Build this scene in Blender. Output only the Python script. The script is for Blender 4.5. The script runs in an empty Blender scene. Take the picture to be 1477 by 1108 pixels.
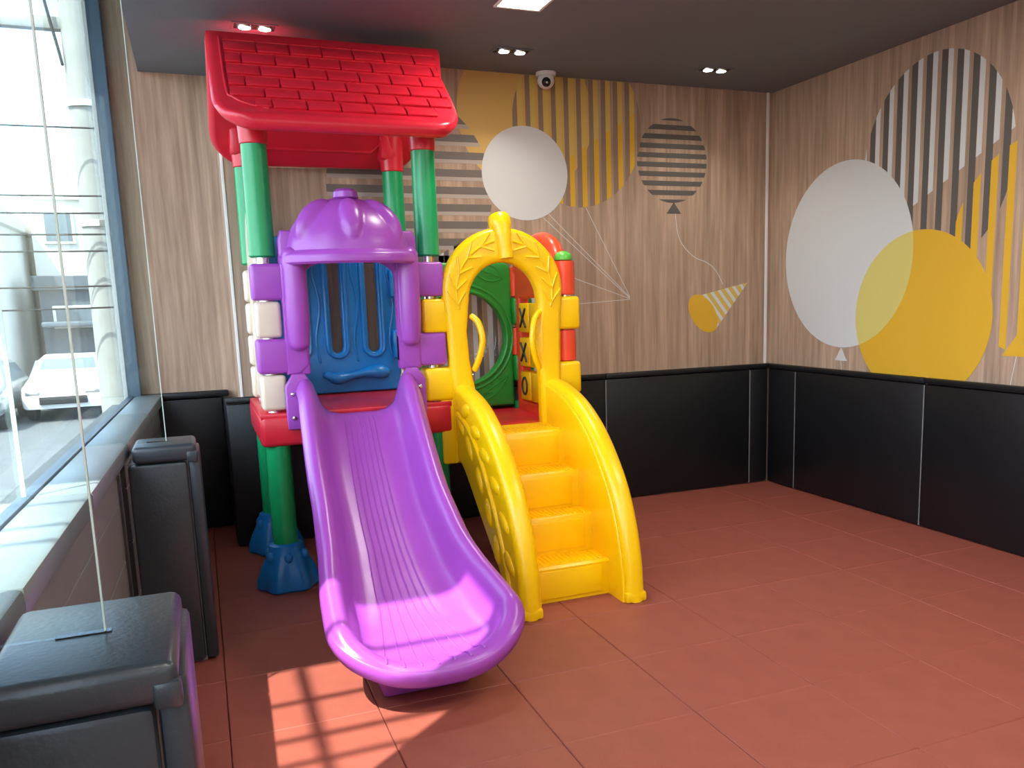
import bpy, bmesh, math, random
from mathutils import Vector, Matrix
random.seed(7)
S = bpy.context.scene
COL = S.collection
PI = math.pi

# ------------------------------------------------------------------ camera
yaw, pitch, roll, FPX, PCX, PCY, CAMH = 0.3867, 0.1651, -0.0285, 1236.16, 798.18, 638.97, 1.45
W_, H_ = 1477, 1108
cd = bpy.data.cameras.new('camera'); cam = bpy.data.objects.new('camera', cd); COL.objects.link(cam)
fwd = Vector((math.sin(yaw)*math.cos(pitch), math.cos(yaw)*math.cos(pitch), -math.sin(pitch)))
rt = Vector((math.cos(yaw), -math.sin(yaw), 0)); up = rt.cross(fwd)
r2 = rt*math.cos(roll)+up*math.sin(roll); u2 = -rt*math.sin(roll)+up*math.cos(roll)
cam.matrix_world = Matrix(((r2.x, u2.x, -fwd.x, 0), (r2.y, u2.y, -fwd.y, 0), (r2.z, u2.z, -fwd.z, CAMH), (0, 0, 0, 1)))
cd.sensor_width = 36; cd.lens = 36*FPX/W_
cd.shift_x = (W_/2-PCX)/W_; cd.shift_y = (PCY-H_/2)/W_
cd.clip_start = 0.02; cd.clip_end = 500
S.camera = cam

# ------------------------------------------------------------------ light
S.view_settings.view_transform = 'Standard'; S.view_settings.look = 'None'
S.view_settings.gamma = 1; S.view_settings.use_curve_mapping = False
S.view_settings.exposure = 0.35
SUN_DIR = Vector((0.51, 0.44, -1.0)).normalized()      # the way the light travels
w = bpy.data.worlds.new('sky'); S.world = w; w.use_nodes = True
nt = w.node_tree; nt.nodes.clear()
sky = nt.nodes.new('ShaderNodeTexSky'); sky.sky_type = 'NISHITA'; sky.sun_disc = False
sky.sun_elevation = math.radians(56); sky.sun_rotation = math.atan2(-SUN_DIR.x, -SUN_DIR.y)
sky.air_density = 1.0; sky.dust_density = 2.0
noi = nt.nodes.new('ShaderNodeTexNoise'); noi.inputs['Scale'].default_value = 3.5; noi.inputs['Detail'].default_value = 6
tcw = nt.nodes.new('ShaderNodeTexCoord'); nt.links.new(tcw.outputs['Generated'], noi.inputs['Vector'])
rmp = nt.nodes.new('ShaderNodeValToRGB'); rmp.color_ramp.elements[0].position = .47; rmp.color_ramp.elements[1].position = .62
nt.links.new(noi.outputs['Fac'], rmp.inputs['Fac'])
mixw = nt.nodes.new('ShaderNodeMixRGB'); mixw.inputs['Color2'].default_value = (4.6, 4.9, 5.1, 1)
nt.links.new(rmp.outputs['Color'], mixw.inputs['Fac']); nt.links.new(sky.outputs['Color'], mixw.inputs['Color1'])
bgn = nt.nodes.new('ShaderNodeBackground'); bgn.inputs['Strength'].default_value = 0.9
nt.links.new(mixw.outputs['Color'], bgn.inputs['Color'])
wo = nt.nodes.new('ShaderNodeOutputWorld'); nt.links.new(bgn.outputs['Background'], wo.inputs['Surface'])
sl = bpy.data.lights.new('sun', 'SUN'); sl.energy = 11.5; sl.angle = math.radians(.55); sl.color = (1, .95, .88)
so = bpy.data.objects.new('sun', sl); COL.objects.link(so)
so.rotation_euler = SUN_DIR.to_track_quat('-Z', 'Y').to_euler(); so.location = (-4, -3, 8)
FILL_W = 12.0        # watts of each unseen long ceiling panel added as interior fill
SPOT_W = 1.5         # watts of one downlight

# ------------------------------------------------------------------ materials
def mat(name, col, rough=.5, spec=.5, bump=0, bscale=200, var=0, vscale=6, metallic=0, coat=0, emit=None, estr=0):
    m = bpy.data.materials.new(name); m.use_nodes = True
    n = m.node_tree; b = n.nodes['Principled BSDF']
    b.inputs['Base Color'].default_value = (*col, 1); b.inputs['Roughness'].default_value = rough
    b.inputs['Specular IOR Level'].default_value = spec; b.inputs['Metallic'].default_value = metallic
    b.inputs['Coat Weight'].default_value = coat
    if emit: b.inputs['Emission Color'].default_value = (*emit, 1); b.inputs['Emission Strength'].default_value = estr
    tc = n.nodes.new('ShaderNodeTexCoord')
    if var:
        no = n.nodes.new('ShaderNodeTexNoise'); no.inputs['Scale'].default_value = vscale; no.inputs['Detail'].default_value = 5
        n.links.new(tc.outputs['Object'], no.inputs['Vector'])
        cr = n.nodes.new('ShaderNodeValToRGB'); e = cr.color_ramp.elements
        e[0].position = .3; e[1].position = .7
        e[0].color = (*[c*(1-var) for c in col], 1); e[1].color = (*[min(1, c*(1+var)) for c in col], 1)
        n.links.new(no.outputs['Fac'], cr.inputs['Fac']); n.links.new(cr.outputs['Color'], b.inputs['Base Color'])
    if bump:
        n2 = n.nodes.new('ShaderNodeTexNoise'); n2.inputs['Scale'].default_value = bscale; n2.inputs['Detail'].default_value = 3
        n.links.new(tc.outputs['Object'], n2.inputs['Vector'])
        bp = n.nodes.new('ShaderNodeBump'); bp.inputs['Strength'].default_value = bump; bp.inputs['Distance'].default_value = .002
        n.links.new(n2.outputs['Fac'], bp.inputs['Height']); n.links.new(bp.outputs['Normal'], b.inputs['Normal'])
    return m

def srgb(r, g, b):
    f = lambda c: (c/255/12.92 if c/255 <= .04045 else ((c/255+.055)/1.055)**2.4)
    return (f(r), f(g), f(b))

def plastic(name, c): return mat(name, c, rough=.3, spec=.5, bump=.12, bscale=45, var=.04, vscale=9)
PURPLE = plastic('purple_plastic', srgb(158, 74, 176))
YELLOW = plastic('yellow_plastic', srgb(255, 202, 4))
RED = plastic('red_plastic', srgb(206, 32, 52))
GREEN = plastic('green_plastic', srgb(10, 150, 88))
LEAF = plastic('leaf_green_plastic', srgb(34, 140, 52))
LIME = plastic('lime_plastic', srgb(96, 190, 70))
BLUE = plastic('blue_plastic', srgb(16, 120, 196))
ORANGE = plastic('orange_plastic', srgb(240, 78, 44))
BEIGE = plastic('beige_plastic', srgb(216, 200, 180))
BLACKINK = mat('black_marking', (.012, .012, .012), .5)
STEEL = mat('bright_steel', (.75, .75, .75), .2, metallic=1)
RUBBER = mat('red_rubber_tile', srgb(150, 80, 66), .5, spec=.35, bump=.5, bscale=260, var=.07, vscale=9)
SUBFLOOR = mat('floor_screed', srgb(88, 42, 36), .9)
VINYL = mat('black_vinyl', srgb(44, 52, 58), .34, spec=.5, bump=.35, bscale=90, var=.08, vscale=4)
VINYLD = mat('black_vinyl_wall', srgb(19, 21, 24), .42, spec=.4, bump=.3, bscale=90, var=.08, vscale=4)
SILLV = mat('sill_vinyl_sheen', srgb(124, 134, 138), .32, spec=.5, bump=.3, bscale=90)  # black-ish vinyl; the sky's grazing reflection is put into this lighter colour
GREYBOARD = mat('grey_board', srgb(132, 132, 130), .35, bump=.1, bscale=30, var=.08)
CEIL = mat('grey_ceiling_paint', srgb(112, 119, 127), .6, spec=.3, bump=.1, bscale=80)
WHITE = mat('white_trim', srgb(226, 224, 220), .4)
PAINT = mat('plain_paint', srgb(196, 186, 172), .7)
DARKFRAME = mat('blue_grey_aluminium', srgb(78, 96, 116), .35, metallic=.4)
CAMW = mat('camera_white', srgb(222, 222, 222), .35)
CAMB = mat('camera_black', (.015, .015, .017), .12)
CONCRETE = mat('concrete', srgb(150, 150, 146), .85, bump=.3, bscale=20, var=.08)
ASPHALT = mat('asphalt', srgb(92, 94, 96), .85, bump=.3, bscale=30, var=.1)
WIRE = mat('black_cable', (.02, .02, .02), .6)
HOUSEW = mat('white_render', srgb(214, 212, 206), .8, var=.04)
HOUSEG = mat('grey_shutter', srgb(82, 92, 100), .7, var=.12)
GLASSD = mat('dark_window_glass', srgb(96, 110, 118), .12)
CARW = mat('car_white', srgb(214, 216, 218), .25, coat=.5)
CARG = mat('car_silver', srgb(150, 156, 162), .25, coat=.5, metallic=.4)
TYRE = mat('tyre', (.02, .02, .02), .8)
LAMPHOT = mat('lamp_lens', (1, 1, 1), .4, emit=(1, .93, .8), estr=14)
PANELHOT = mat('lamp_panel', (1, 1, 1), .4, emit=(1, .94, .84), estr=9)

def wood(name, axis):
    m = bpy.data.materials.new(name); m.use_nodes = True; n = m.node_tree; b = n.nodes['Principled BSDF']
    tc = n.nodes.new('ShaderNodeTexCoord'); mp = n.nodes.new('ShaderNodeMapping')
    n.links.new(tc.outputs['Object'], mp.inputs['Vector'])
    mp.inputs['Scale'].default_value = (1, 1, .05)
    no = n.nodes.new('ShaderNodeTexNoise'); no.inputs['Scale'].default_value = 34; no.inputs['Detail'].default_value = 7; no.inputs['Roughness'].default_value = .62
    n.links.new(mp.outputs['Vector'], no.inputs['Vector'])
    cr = n.nodes.new('ShaderNodeValToRGB'); e = cr.color_ramp.elements
    e[0].position = .34; e[0].color = (*srgb(156, 130, 110), 1); e[1].position = .68; e[1].color = (*srgb(192, 165, 143), 1)
    n.links.new(no.outputs['Fac'], cr.inputs['Fac'])
    # broad strips, each a little lighter or darker than the next
    sx = n.nodes.new('ShaderNodeSeparateXYZ'); n.links.new(tc.outputs['Object'], sx.inputs['Vector'])
    mu = n.nodes.new('ShaderNodeMath'); mu.operation = 'MULTIPLY'; mu.inputs[1].default_value = 1/.062
    n.links.new(sx.outputs[axis], mu.inputs[0])
    fl = n.nodes.new('ShaderNodeMath'); fl.operation = 'FLOOR'; n.links.new(mu.outputs[0], fl.inputs[0])
    wn = n.nodes.new('ShaderNodeTexWhiteNoise'); wn.noise_dimensions = '1D'; n.links.new(fl.outputs[0], wn.inputs['W'])
    mr = n.nodes.new('ShaderNodeMapRange'); mr.inputs['To Min'].default_value = .86; mr.inputs['To Max'].default_value = 1.05
    n.links.new(wn.outputs['Value'], mr.inputs['Value'])
    mx = n.nodes.new('ShaderNodeMixRGB'); mx.blend_type = 'MULTIPLY'; mx.inputs['Fac'].default_value = 1
    n.links.new(cr.outputs['Color'], mx.inputs['Color1']); n.links.new(mr.outputs['Result'], mx.inputs['Color2'])
    n.links.new(mx.outputs['Color'], b.inputs['Base Color'])
    b.inputs['Roughness'].default_value = .5; b.inputs['Specular IOR Level'].default_value = .3
    return m
WOODX = wood('oak_wall_x', 'X'); WOODY = wood('oak_wall_y', 'Y')

def glassmat(name, tint, refl=.35):
    m = bpy.data.materials.new(name); m.use_nodes = True; n = m.node_tree; n.nodes.clear()
    o = n.nodes.new('ShaderNodeOutputMaterial'); mx = n.nodes.new('ShaderNodeMixShader')
    t = n.nodes.new('ShaderNodeBsdfTransparent'); t.inputs['Color'].default_value = (*tint, 1)
    g = n.nodes.new('ShaderNodeBsdfGlossy'); g.inputs['Roughness'].default_value = .02
    lw = n.nodes.new('ShaderNodeLayerWeight'); lw.inputs['Blend'].default_value = .5
    pw = n.nodes.new('ShaderNodeMath'); pw.operation = 'POWER'; pw.inputs[1].default_value = 5
    n.links.new(lw.outputs['Facing'], pw.inputs[0])
    f = n.nodes.new('ShaderNodeMath'); f.operation = 'MULTIPLY_ADD'; f.inputs[1].default_value = refl; f.inputs[2].default_value = .03
    n.links.new(pw.outputs[0], f.inputs[0])
    n.links.new(f.outputs[0], mx.inputs['Fac']); n.links.new(t.outputs[0], mx.inputs[1]); n.links.new(g.outputs[0], mx.inputs[2])
    n.links.new(mx.outputs[0], o.inputs['Surface'])
    return m
PANE = glassmat('window_glass', (.93, .96, .96)); PARTGLASS = glassmat('partition_glass', (.92, .97, .955))
EDGE = mat('green_glass_edge', srgb(196, 218, 210), .15)
BUBBLE = glassmat('clear_bubble', (.94, .95, .95), .5)

def ink(name, r, g, b): return mat(name, srgb(r, g, b), .5, spec=.3)
I_WHITE = ink('print_white', 205, 206, 206); I_DARK = ink('print_dark_grey', 92, 88, 84); I_GOLD = ink('print_gold', 214, 168, 48)
I_PALE = ink('print_pale_gold', 205, 176, 92); I_TAN = ink('print_tan', 204, 166, 96); I_TAUPE = ink('print_taupe', 140, 118, 100)
I_OLIVE = ink('print_olive', 208, 194, 112); I_GREYL = ink('print_light_grey', 172, 160, 150); I_GREYM = ink('print_mid_grey', 112, 104, 98)

# ------------------------------------------------------------------ mesh helpers
def obj(name, bm, m, parent=None, smooth=True, ang=40):
    me = bpy.data.meshes.new(name)
    bmesh.ops.recalc_face_normals(bm, faces=bm.faces[:])
    bm.to_mesh(me); bm.free(); me.materials.append(m)
    if smooth:
        me.polygons.foreach_set('use_smooth', [True]*len(me.polygons)); me.set_sharp_from_angle(angle=math.radians(ang))
    o = bpy.data.objects.new(name, me); COL.objects.link(o)
    if parent: o.parent = parent
    return o

def kid(name, bm, m, parent, **k): return obj(name, bm, m, parent, **k)

def thing(name, label, cat, group=None, loc=(0, 0, 0)):
    o = bpy.data.objects.new(name, None); COL.objects.link(o); o.location = loc; o.empty_display_size = .1
    o['label'] = label; o['category'] = cat
    if group: o['group'] = group
    return o

def shift(bm, loc): bmesh.ops.translate(bm, verts=bm.verts[:], vec=Vector(loc)); return bm
def struct(name, bm, m, parent=None, **k):
    o = obj(name, bm, m, parent, **k)
    if parent is None: o['kind'] = 'structure'
    return o

def box(bm, x0, x1, y0, y1, z0, z1, r=0, seg=2):
    t = bmesh.new(); bmesh.ops.create_cube(t, size=1)
    for v in t.verts:
        v.co = Vector(((x0+x1)/2+v.co.x*(x1-x0), (y0+y1)/2+v.co.y*(y1-y0), (z0+z1)/2+v.co.z*(z1-z0)))
    if r: bmesh.ops.bevel(t, geom=t.edges[:]+t.verts[:], offset=r, segments=seg, profile=.5, affect='EDGES')
    return add(bm, t)
def B(*a, **k): return box(bmesh.new(), *a, **k)

def add(bm, t):
    me = bpy.data.meshes.new('tmp'); t.to_mesh(me); t.free(); bm.from_mesh(me); bpy.data.meshes.remove(me)
    return bm

def hexa(bm, bot, top):      # four corners below, four above
    vs = [bm.verts.new(p) for p in bot]+[bm.verts.new(p) for p in top]
    for f in ((3, 2, 1, 0), (4, 5, 6, 7), (0, 1, 5, 4), (1, 2, 6, 5), (2, 3, 7, 6), (3, 0, 4, 7)): bm.faces.new([vs[i] for i in f])
    return bm

def smoothpts(pts, n=6):
    P = [Vector(p) for p in pts]; out = []
    for i in range(len(P)-1):
        a = P[max(i-1, 0)]; b = P[i]; c = P[i+1]; d = P[min(i+2, len(P)-1)]
        for k in range(n):
            t = k/n
            out.append(.5*((2*b)+(c-a)*t+(2*a-5*b+4*c-d)*t*t+(3*b-a-3*c+d)*t**3))
    return out+[P[-1]]

def tube(bm, pts, r, seg=12, round_ends=True):
    P = [Vector(p) for p in pts]; n = len(P)
    R = r if isinstance(r, (list, tuple)) else [r]*n
    tang = [((P[min(i+1, n-1)]-P[max(i-1, 0)]).normalized()) for i in range(n)]
    ref = Vector((0, 0, 1)) if abs(tang[0].z) < .9 else Vector((1, 0, 0))
    rings = []; nx = (ref-tang[0]*ref.dot(tang[0])).normalized()
    def ring(c, nx, ny, rr): return [bm.verts.new(c+nx*math.cos(2*PI*k/seg)*rr+ny*math.sin(2*PI*k/seg)*rr) for k in range(seg)]
    for i in range(n):
        nx = (nx-tang[i]*nx.dot(tang[i])).normalized(); ny = tang[i].cross(nx)
        if i == 0 and round_ends:
            for q in (.9, .6, .3): rings.append(ring(P[0]-tang[0]*R[0]*q*.8, nx, ny, R[0]*math.sqrt(1-q*q)))
        rings.append(ring(P[i], nx, ny, R[i]))
        if i == n-1 and round_ends:
            for q in (.3, .6, .9): rings.append(ring(P[i]+tang[i]*R[i]*q*.8, nx, ny, R[i]*math.sqrt(1-q*q)))
    for a, b in zip(rings, rings[1:]):
        for k in range(seg): bm.faces.new((a[k], a[(k+1) % seg], b[(k+1) % seg], b[k]))
    bm.faces.new(rings[0][::-1]); bm.faces.new(rings[-1])
    return bm
def T(*a, **k): return tube(bmesh.new(), *a, **k)

def lathe(bm, prof, c, seg=28, fn=None):
    rings = []
    for (r, z) in prof:
        rings.append([bm.verts.new((c[0]+(r*(fn(2*PI*k/seg, z) if fn else 1))*math.cos(2*PI*k/seg),
                                    c[1]+(r*(fn(2*PI*k/seg, z) if fn else 1))*math.sin(2*PI*k/seg), c[2]+z)) for k in range(seg)])
    for a, b in zip(rings, rings[1:]):
        for k in range(seg): bm.faces.new((a[k], a[(k+1) % seg], b[(k+1) % seg], b[k]))
    bm.faces.new(rings[0][::-1]); bm.faces.new(rings[-1])
    return bm
def L(*a, **k): return lathe(bmesh.new(), *a, **k)

def ball(bm, c, s, seg=16):
    t = bmesh.new(); bmesh.ops.create_uvsphere(t, u_segments=seg, v_segments=seg//2+2, radius=1)
    for v in t.verts: v.co = Vector((c[0]+v.co.x*s[0], c[1]+v.co.y*s[1], c[2]+v.co.z*s[2]))
    return add(bm, t)

def panel(outlines, depth, bev, fmap, res=2):
    """A slab with rounded edges from closed 2-D outlines (holes allowed); fmap(u,v,w) -> world, w in -depth/2..depth/2."""
    cu = bpy.data.curves.new('tmpc', 'CURVE'); cu.dimensions = '2D'; cu.fill_mode = 'BOTH'
    for pts in outlines:
        sp = cu.splines.new('POLY'); sp.points.add(len(pts)-1); sp.use_cyclic_u = True
        for p, q in zip(sp.points, pts): p.co = (q[0], q[1], 0, 1)
    cu.extrude = depth/2-bev; cu.bevel_depth = bev; cu.bevel_resolution = res; cu.offset = -bev
    o = bpy.data.objects.new('tmpo', cu); COL.objects.link(o)
    me = bpy.data.meshes.new_from_object(o.evaluated_get(bpy.context.evaluated_depsgraph_get()))
    bpy.data.objects.remove(o); bpy.data.curves.remove(cu)
    bm = bmesh.new(); bm.from_mesh(me); bpy.data.meshes.remove(me)
    bmesh.ops.remove_doubles(bm, verts=bm.verts[:], dist=.0002)
    for v in bm.verts: v.co = Vector(fmap(*v.co))
    return bm

def arc(cx, cy, rx, ry, a0, a1, n): return [(cx+rx*math.cos(math.radians(a0+(a1-a0)*i/n)), cy+ry*math.sin(math.radians(a0+(a1-a0)*i/n))) for i in range(n+1)]

# ------------------------------------------------------------------ setting
CZ = 2.906; YB = 5.51; XR = 4.06; YA = 6.1; XA = .21; YS = -3.0
def xl(y, off=0): return -.365+.0273*(y-1.7)+off      # inner edge of the window sill; the shop front is not quite square to the room

floor = struct('floor', B(-.75, XR+.2, YS-.2, YA+.2, -.16, -.03), SUBFLOOR, smooth=False)
TS = .51
tm = None
ys = [2.44+TS*k for k in range(-8, 8)]; xs = [-.02+TS*k-TS for k in range(0, 10)]
for y0 in ys:
    for x0 in xs:
        x1, y1 = min(x0+TS, XR), min(y0+TS, YA)
        if y0 >= YB-.02 and x0 > .3: continue
        if x0 < -.33: x0 = -.44
        if x1-x0 < .05 or y1-y0 < .03: continue
        full = abs(x1-x0-TS) < 1e-6 and abs(y1-y0-TS) < 1e-6
        if full and tm:
            o = bpy.data.objects.new('rubber_tile', tm); COL.objects.link(o); o.parent = floor; o.location = (x0, y0, 0)
        else:
            o = obj('rubber_tile', B(.0012, x1-x0-.0012, .0012, y1-y0-.0012, -.03, 0, r=.003, seg=1), RUBBER, floor, smooth=False)
            o.location = (x0, y0, 0)
            if full: tm = o.data
        o.location.z = random.uniform(-.0012, 0)

wall_back = struct('wall_back', B(XA, XR+.2, YB, YA+.25, -.1, 3.75), WOODX, smooth=False)
wall_right = struct('wall_right', B(XR, XR+.2, YS, YB, -.1, 3.75), WOODY, smooth=False)
wall_alcove = struct('wall_alcove', B(-.47, XA, YA, YA+.25, -.1, 3.75), WOODX, smooth=False)
wall_rear = struct('wall_rear', B(-.7, XR+.2, YS-.2, YS, -.1, 3.75), PAINT, smooth=False)
bm = bmesh.new(); hexa(bm, [(-.2, YS, CZ), (XR, YS, CZ), (XR, YA, CZ), (-.2, YA, CZ)], [(-.2, YS, CZ+.14), (XR, YS, CZ+.14), (XR, YA, CZ+.14), (-.2, YA, CZ+.14)])
ceiling = struct('ceiling', bm, CEIL, smooth=False)
bm = B(-.8, XR+.2, YS-.2, YA+.25, 3.75, 3.95); struct('ceiling_window_bay', bm, CEIL, ceiling, smooth=False)

# window side: low wall, sill cushions, panes, posts
bm = bmesh.new()
hexa(bm, [(xl(YS, -.3), YS, -.1), (xl(YS, -.05), YS, -.1), (xl(YA, -.05), YA, -.1), (xl(YA, -.3), YA, -.1)],
     [(xl(YS, -.3), YS, .87), (xl(YS, -.05), YS, .87), (xl(YA, -.05), YA, .87), (xl(YA, -.3), YA, .87)])
wall_left = struct('wall_left', bm, CONCRETE, smooth=False)
def slab(y0, y1, o0, o1, z0, z1, r):
    t = bmesh.new()
    hexa(t, [(xl(y0, o0), y0, z0), (xl(y0, o1), y0, z0), (xl(y1, o1), y1, z0), (xl(y1, o0), y1, z0)],
         [(xl(y0, o0), y0, z1), (xl(y0, o1), y0, z1), (xl(y1, o1), y1, z1), (xl(y1, o0), y1, z1)])
    if r: bmesh.ops.bevel(t, geom=t.edges[:]+t.verts[:], offset=r, segments=2, profile=.5, affect='EDGES')
    return t
sj = [-.9, .1, 1.0, 1.9, 2.86, 3.9, 5.0, YA]
for a, b in zip(sj, sj[1:]): kid('sill_cushion', slab(a+.002, b-.002, -.16, 0, .855, .922, .012), SILLV, wall_left)
for a, b in ((-.9, 1.4), (1.74, 3.68), (3.95, YA)):
    for z0, z1 in ((.01, .24), (.245, .48), (.485, .715), (.72, .852)):
        kid('grey_board', slab(a+.01, b-.01, -.051, -.03, z0, z1, .003), GREYBOARD, wall_left, smooth=False)
WX0, WX1 = -.185, -.173
for i, (a, b) in enumerate(((-2.9, -1.1), (-1.1, .75), (1.65, 2.86), (2.86, 5.99))):
    if a < 1: a2 = a
    o = struct('window_%d' % (i+1), slab(a+.004, b-.004, WX0, WX1, .9, 3.74, 0), PANE, smooth=False)
    o['label'] = 'clear glass pane of the shop window above the sill'
    if b < 5.9: kid('silicone_joint', slab(b-.0025, b+.0025, WX0, WX1, .9, 3.74, 0), EDGE, o, smooth=False)
    kid('bottom_channel', slab(a, b, WX0-.012, WX1+.012, .87, .925, .002), DARKFRAME, o, smooth=False)
struct('trim_1', slab(6.0, 6.1, -.195, -.12, .87, 3.75, .004), DARKFRAME, smooth=False)     # end post of the shop front
struct('trim_2', slab(5.985, 6.0, -.215, -.192, .9, 3.75, .003), WHITE, smooth=False)
struct('wall_shopfront', slab(.75, 1.645, -.3, -.165, .87, 3.75, 0), CONCRETE, smooth=False)  # pier of the facade behind the nearer divider

# corner profiles
struct('trim_3', B(XA-.004, XA+.012, YB-.006, YB, .915, CZ, r=.002), WHITE, smooth=False)
struct('trim_4', B(XR-.05, XR-.03, YB-.012, YB, .92, CZ, r=.002), WHITE, smooth=False)

# padded wainscot: every cushion is a piece of its wall
def pad(name, parent, *b, r=.012): return kid(name, B(*b, r=r), VINYLD, parent)
xe = [.115, .95, 1.8, 2.642, 3.862, 4.03]
for a, b in zip(xe, xe[1:]):
    pad('wall_pad', wall_back, a+.002, b-.002, 5.472, YB, .005, .885)
xe = [.115, 1.3, 2.642, XR]
for a, b in zip(xe, xe[1:]):
    pad('pad_cap', wall_back, a+.001, b-.001, 5.462, YB, .888, .925, r=.01)
ye = [5.472, 5.145, 3.925, 2.7, 1.5, .3, -.9]
for b, a in zip(ye, ye[1:]): pad('wall_pad', wall_right, 4.028, XR, a+.002, b-.002, .005, .885)
ye = [5.462, 3.925, 2.1, .3, -.9]
for b, a in zip(ye, ye[1:]): pad('pad_cap', wall_right, 4.018, XR, a+.001, b-.001, .888, .925, r=.01)
pad('wall_pad', wall_alcove, -.38, .112, YA-.045, YA, .005, .88); pad('pad_cap', wall_alcove, -.38, .155, YA-.055, YA, .884, .925, r=.01)
kid('wall_pad', B(.115, .20, YB+.01, YA-.05, .005, .88, r=.01), VINYLD, wall_alcove)
for x in (2.642, 3.862):
    kid('seam', B(x-.0035, x+.0035, 5.4715, 5.4735, .01, .88), GREYBOARD, wall_back, smooth=False)
for y in (5.145, 3.925):
    kid('seam', B(4.0275, 4.0295, y-.0035, y+.0035, .01, .88), GREYBOARD, wall_right, smooth=False)

# ------------------------------------------------------------------ printed balloons on the two walls
def ell(cx, cz, rx, rz, n=72, p=2.0): return [(cx+rx*math.cos(2*PI*i/n), cz+rz*math.sin(2*PI*i/n)) for i in range(n)]
def clip(poly, a, b, c):          # keep a*x+b*z<=c
    out = []
    for i, P in enumerate(poly):
        Q = poly[(i+1) % len(poly)]; dp = a*P[0]+b*P[1]-c; dq = a*Q[0]+b*Q[1]-c
        if dp <= 0: out.append(P)
        if dp*dq < 0: t = dp/(dp-dq); out.append((P[0]+t*(Q[0]-P[0]), P[1]+t*(Q[1]-P[1])))
    return out
def inter(p, q):
    for i, A in enumerate(q):
        Bq = q[(i+1) % len(q)]; nx, nz = Bq[1]-A[1], A[0]-Bq[0]
        p = clip(p, nx, nz, nx*A[0]+nz*A[1])
        if not p: break
    return p
def decal(name, polys, m, wall, lift, lab=None):
    bm = bmesh.new()
    for p in polys:
        p = clip(clip(p, 0, 1, CZ-.003), 0, -1, -.90) if p else p
        if len(p) < 3: continue
        t = bmesh.new()
        f0 = []
        for k in (0, lift):
            vs = [t.verts.new((q[0], YB-k, q[1]) if wall is wall_back else (XR-k, q[0], q[1])) for q in p]; f0.append(vs)
        t.faces.new(f0[1])
        for i in range(len(p)): t.faces.new((f0[0][i], f0[0][(i+1) % len(p)], f0[1][(i+1) % len(p)], f0[1][i]))
        add(bm, t)
    o = kid(name, bm, m, wall, smooth=False)
    if lab: o['label'] = lab
    return o
def vstripes(e, x0, pitch, wd, n): return [clip(clip(e, 1, 0, x0+pitch*i+wd), -1, 0, -(x0+pitch*i)) for i in range(n)]
def hstripes(e, z0, pitch, wd, n): return [clip(clip(e, 0, 1, z0+pitch*i+wd), 0, -1, -(z0+pitch*i)) for i in range(n)]
def line(pts, wd=.004):
    out = []
    for a, b in zip(pts, pts[1:]):
        d = Vector((b[0]-a[0], b[1]-a[1])); n = Vector((-d.y, d.x)).normalized()*wd/2; e = d.normalized()*wd*.3
        out.append([(a[0]-e.x+n.x, a[1]-e.y+n.y), (a[0]-e.x-n.x, a[1]-e.y-n.y), (b[0]+e.x-n.x, b[1]+e.y-n.y), (b[0]+e.x+n.x, b[1]+e.y+n.y)])
    return out
WB, WR = wall_back, wall_right
decal('balloon_print', [ell(2.12, 2.66, .475, .50)], I_TAN, WB, .0010, 'plain tan balloon print')
e = ell(2.49, 2.60, .475, .53)
diag = (-.55, 1, 2.60-.55*2.49-.12)
decal('striped_balloon_print', vstripes(e, 2.02, .0915, .034, 11), I_TAUPE, WB, .0014)
s = vstripes(e, 2.054, .0915, .036, 11)
decal('striped_balloon_print', s, I_PALE, WB, .0017, 'pale gold stripes of the large balloon print')
decal('striped_balloon_print', [clip(q, -.62, 1, 2.44-.62*2.49) for q in s], I_GOLD, WB, .0019, 'deeper gold stripe ends of the large balloon print')
e = ell(1.33, 2.16, .53, .58)
decal('striped_balloon_print', hstripes(e, 1.60, .108, .046, 12), I_GREYM, WB, .0013, 'dark grey level stripes of the balloon print behind the tower')
decal('striped_balloon_print', hstripes(e, 1.575, .108, .024, 12), I_GREYL, WB, .0013, 'light grey level stripes of the balloon print behind the tower')
decal('balloon_print', [ell(2.098, 2.282, .303, .302)], I_WHITE, WB, .0023, 'plain white balloon print')
e = ell(3.215, 2.399, .283, .289)
decal('striped_balloon_print', hstripes(e, 2.10, .0635, .034, 10), I_DARK, WB, .0013, 'dark grey level stripes of the round balloon print')
decal('balloon_knot_print', [[(3.225, 2.115), (3.165, 2.035), (3.285, 2.035)]], I_DARK, WB, .0013)
e = ell(1.80, 1.34, .52, .52)
decal('striped_balloon_print', vstripes(e, 1.27, .105, .034, 11), I_WHITE, WB, .0013, 'white upright stripes seen through the bubble window')
decal('striped_balloon_print', vstripes(e, 1.308, .105, .03, 11), I_GREYM, WB, .0013)
for pts in ([(2.215, 2.0), (2.86, 1.45)], [(2.26, 2.02), (2.862, 1.455)], [(2.53, 2.075), (2.862, 1.46)], [(2.42, 1.60), (2.862, 1.445)], [(2.1, 1.40), (2.862, 1.44)]):
    decal('string_print', line(pts), I_WHITE, WB, .0011)
sp = smoothpts([(3.235, 2.05, 0), (3.27, 1.86, 0), (3.38, 1.74, 0), (3.5, 1.69, 0), (3.58, 1.63, 0), (3.64, 1.53, 0)], 5)
decal('string_print', line([(p.x, p.y) for p in sp], .005), I_WHITE, WB, .0011)
hat = [(3.375, 1.44), (3.86, 1.54), (3.575, 1.195)]
decal('party_hat_print', [hat], I_PALE, WB, .0011, 'gold and white striped party hat print')
hs = []
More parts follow.
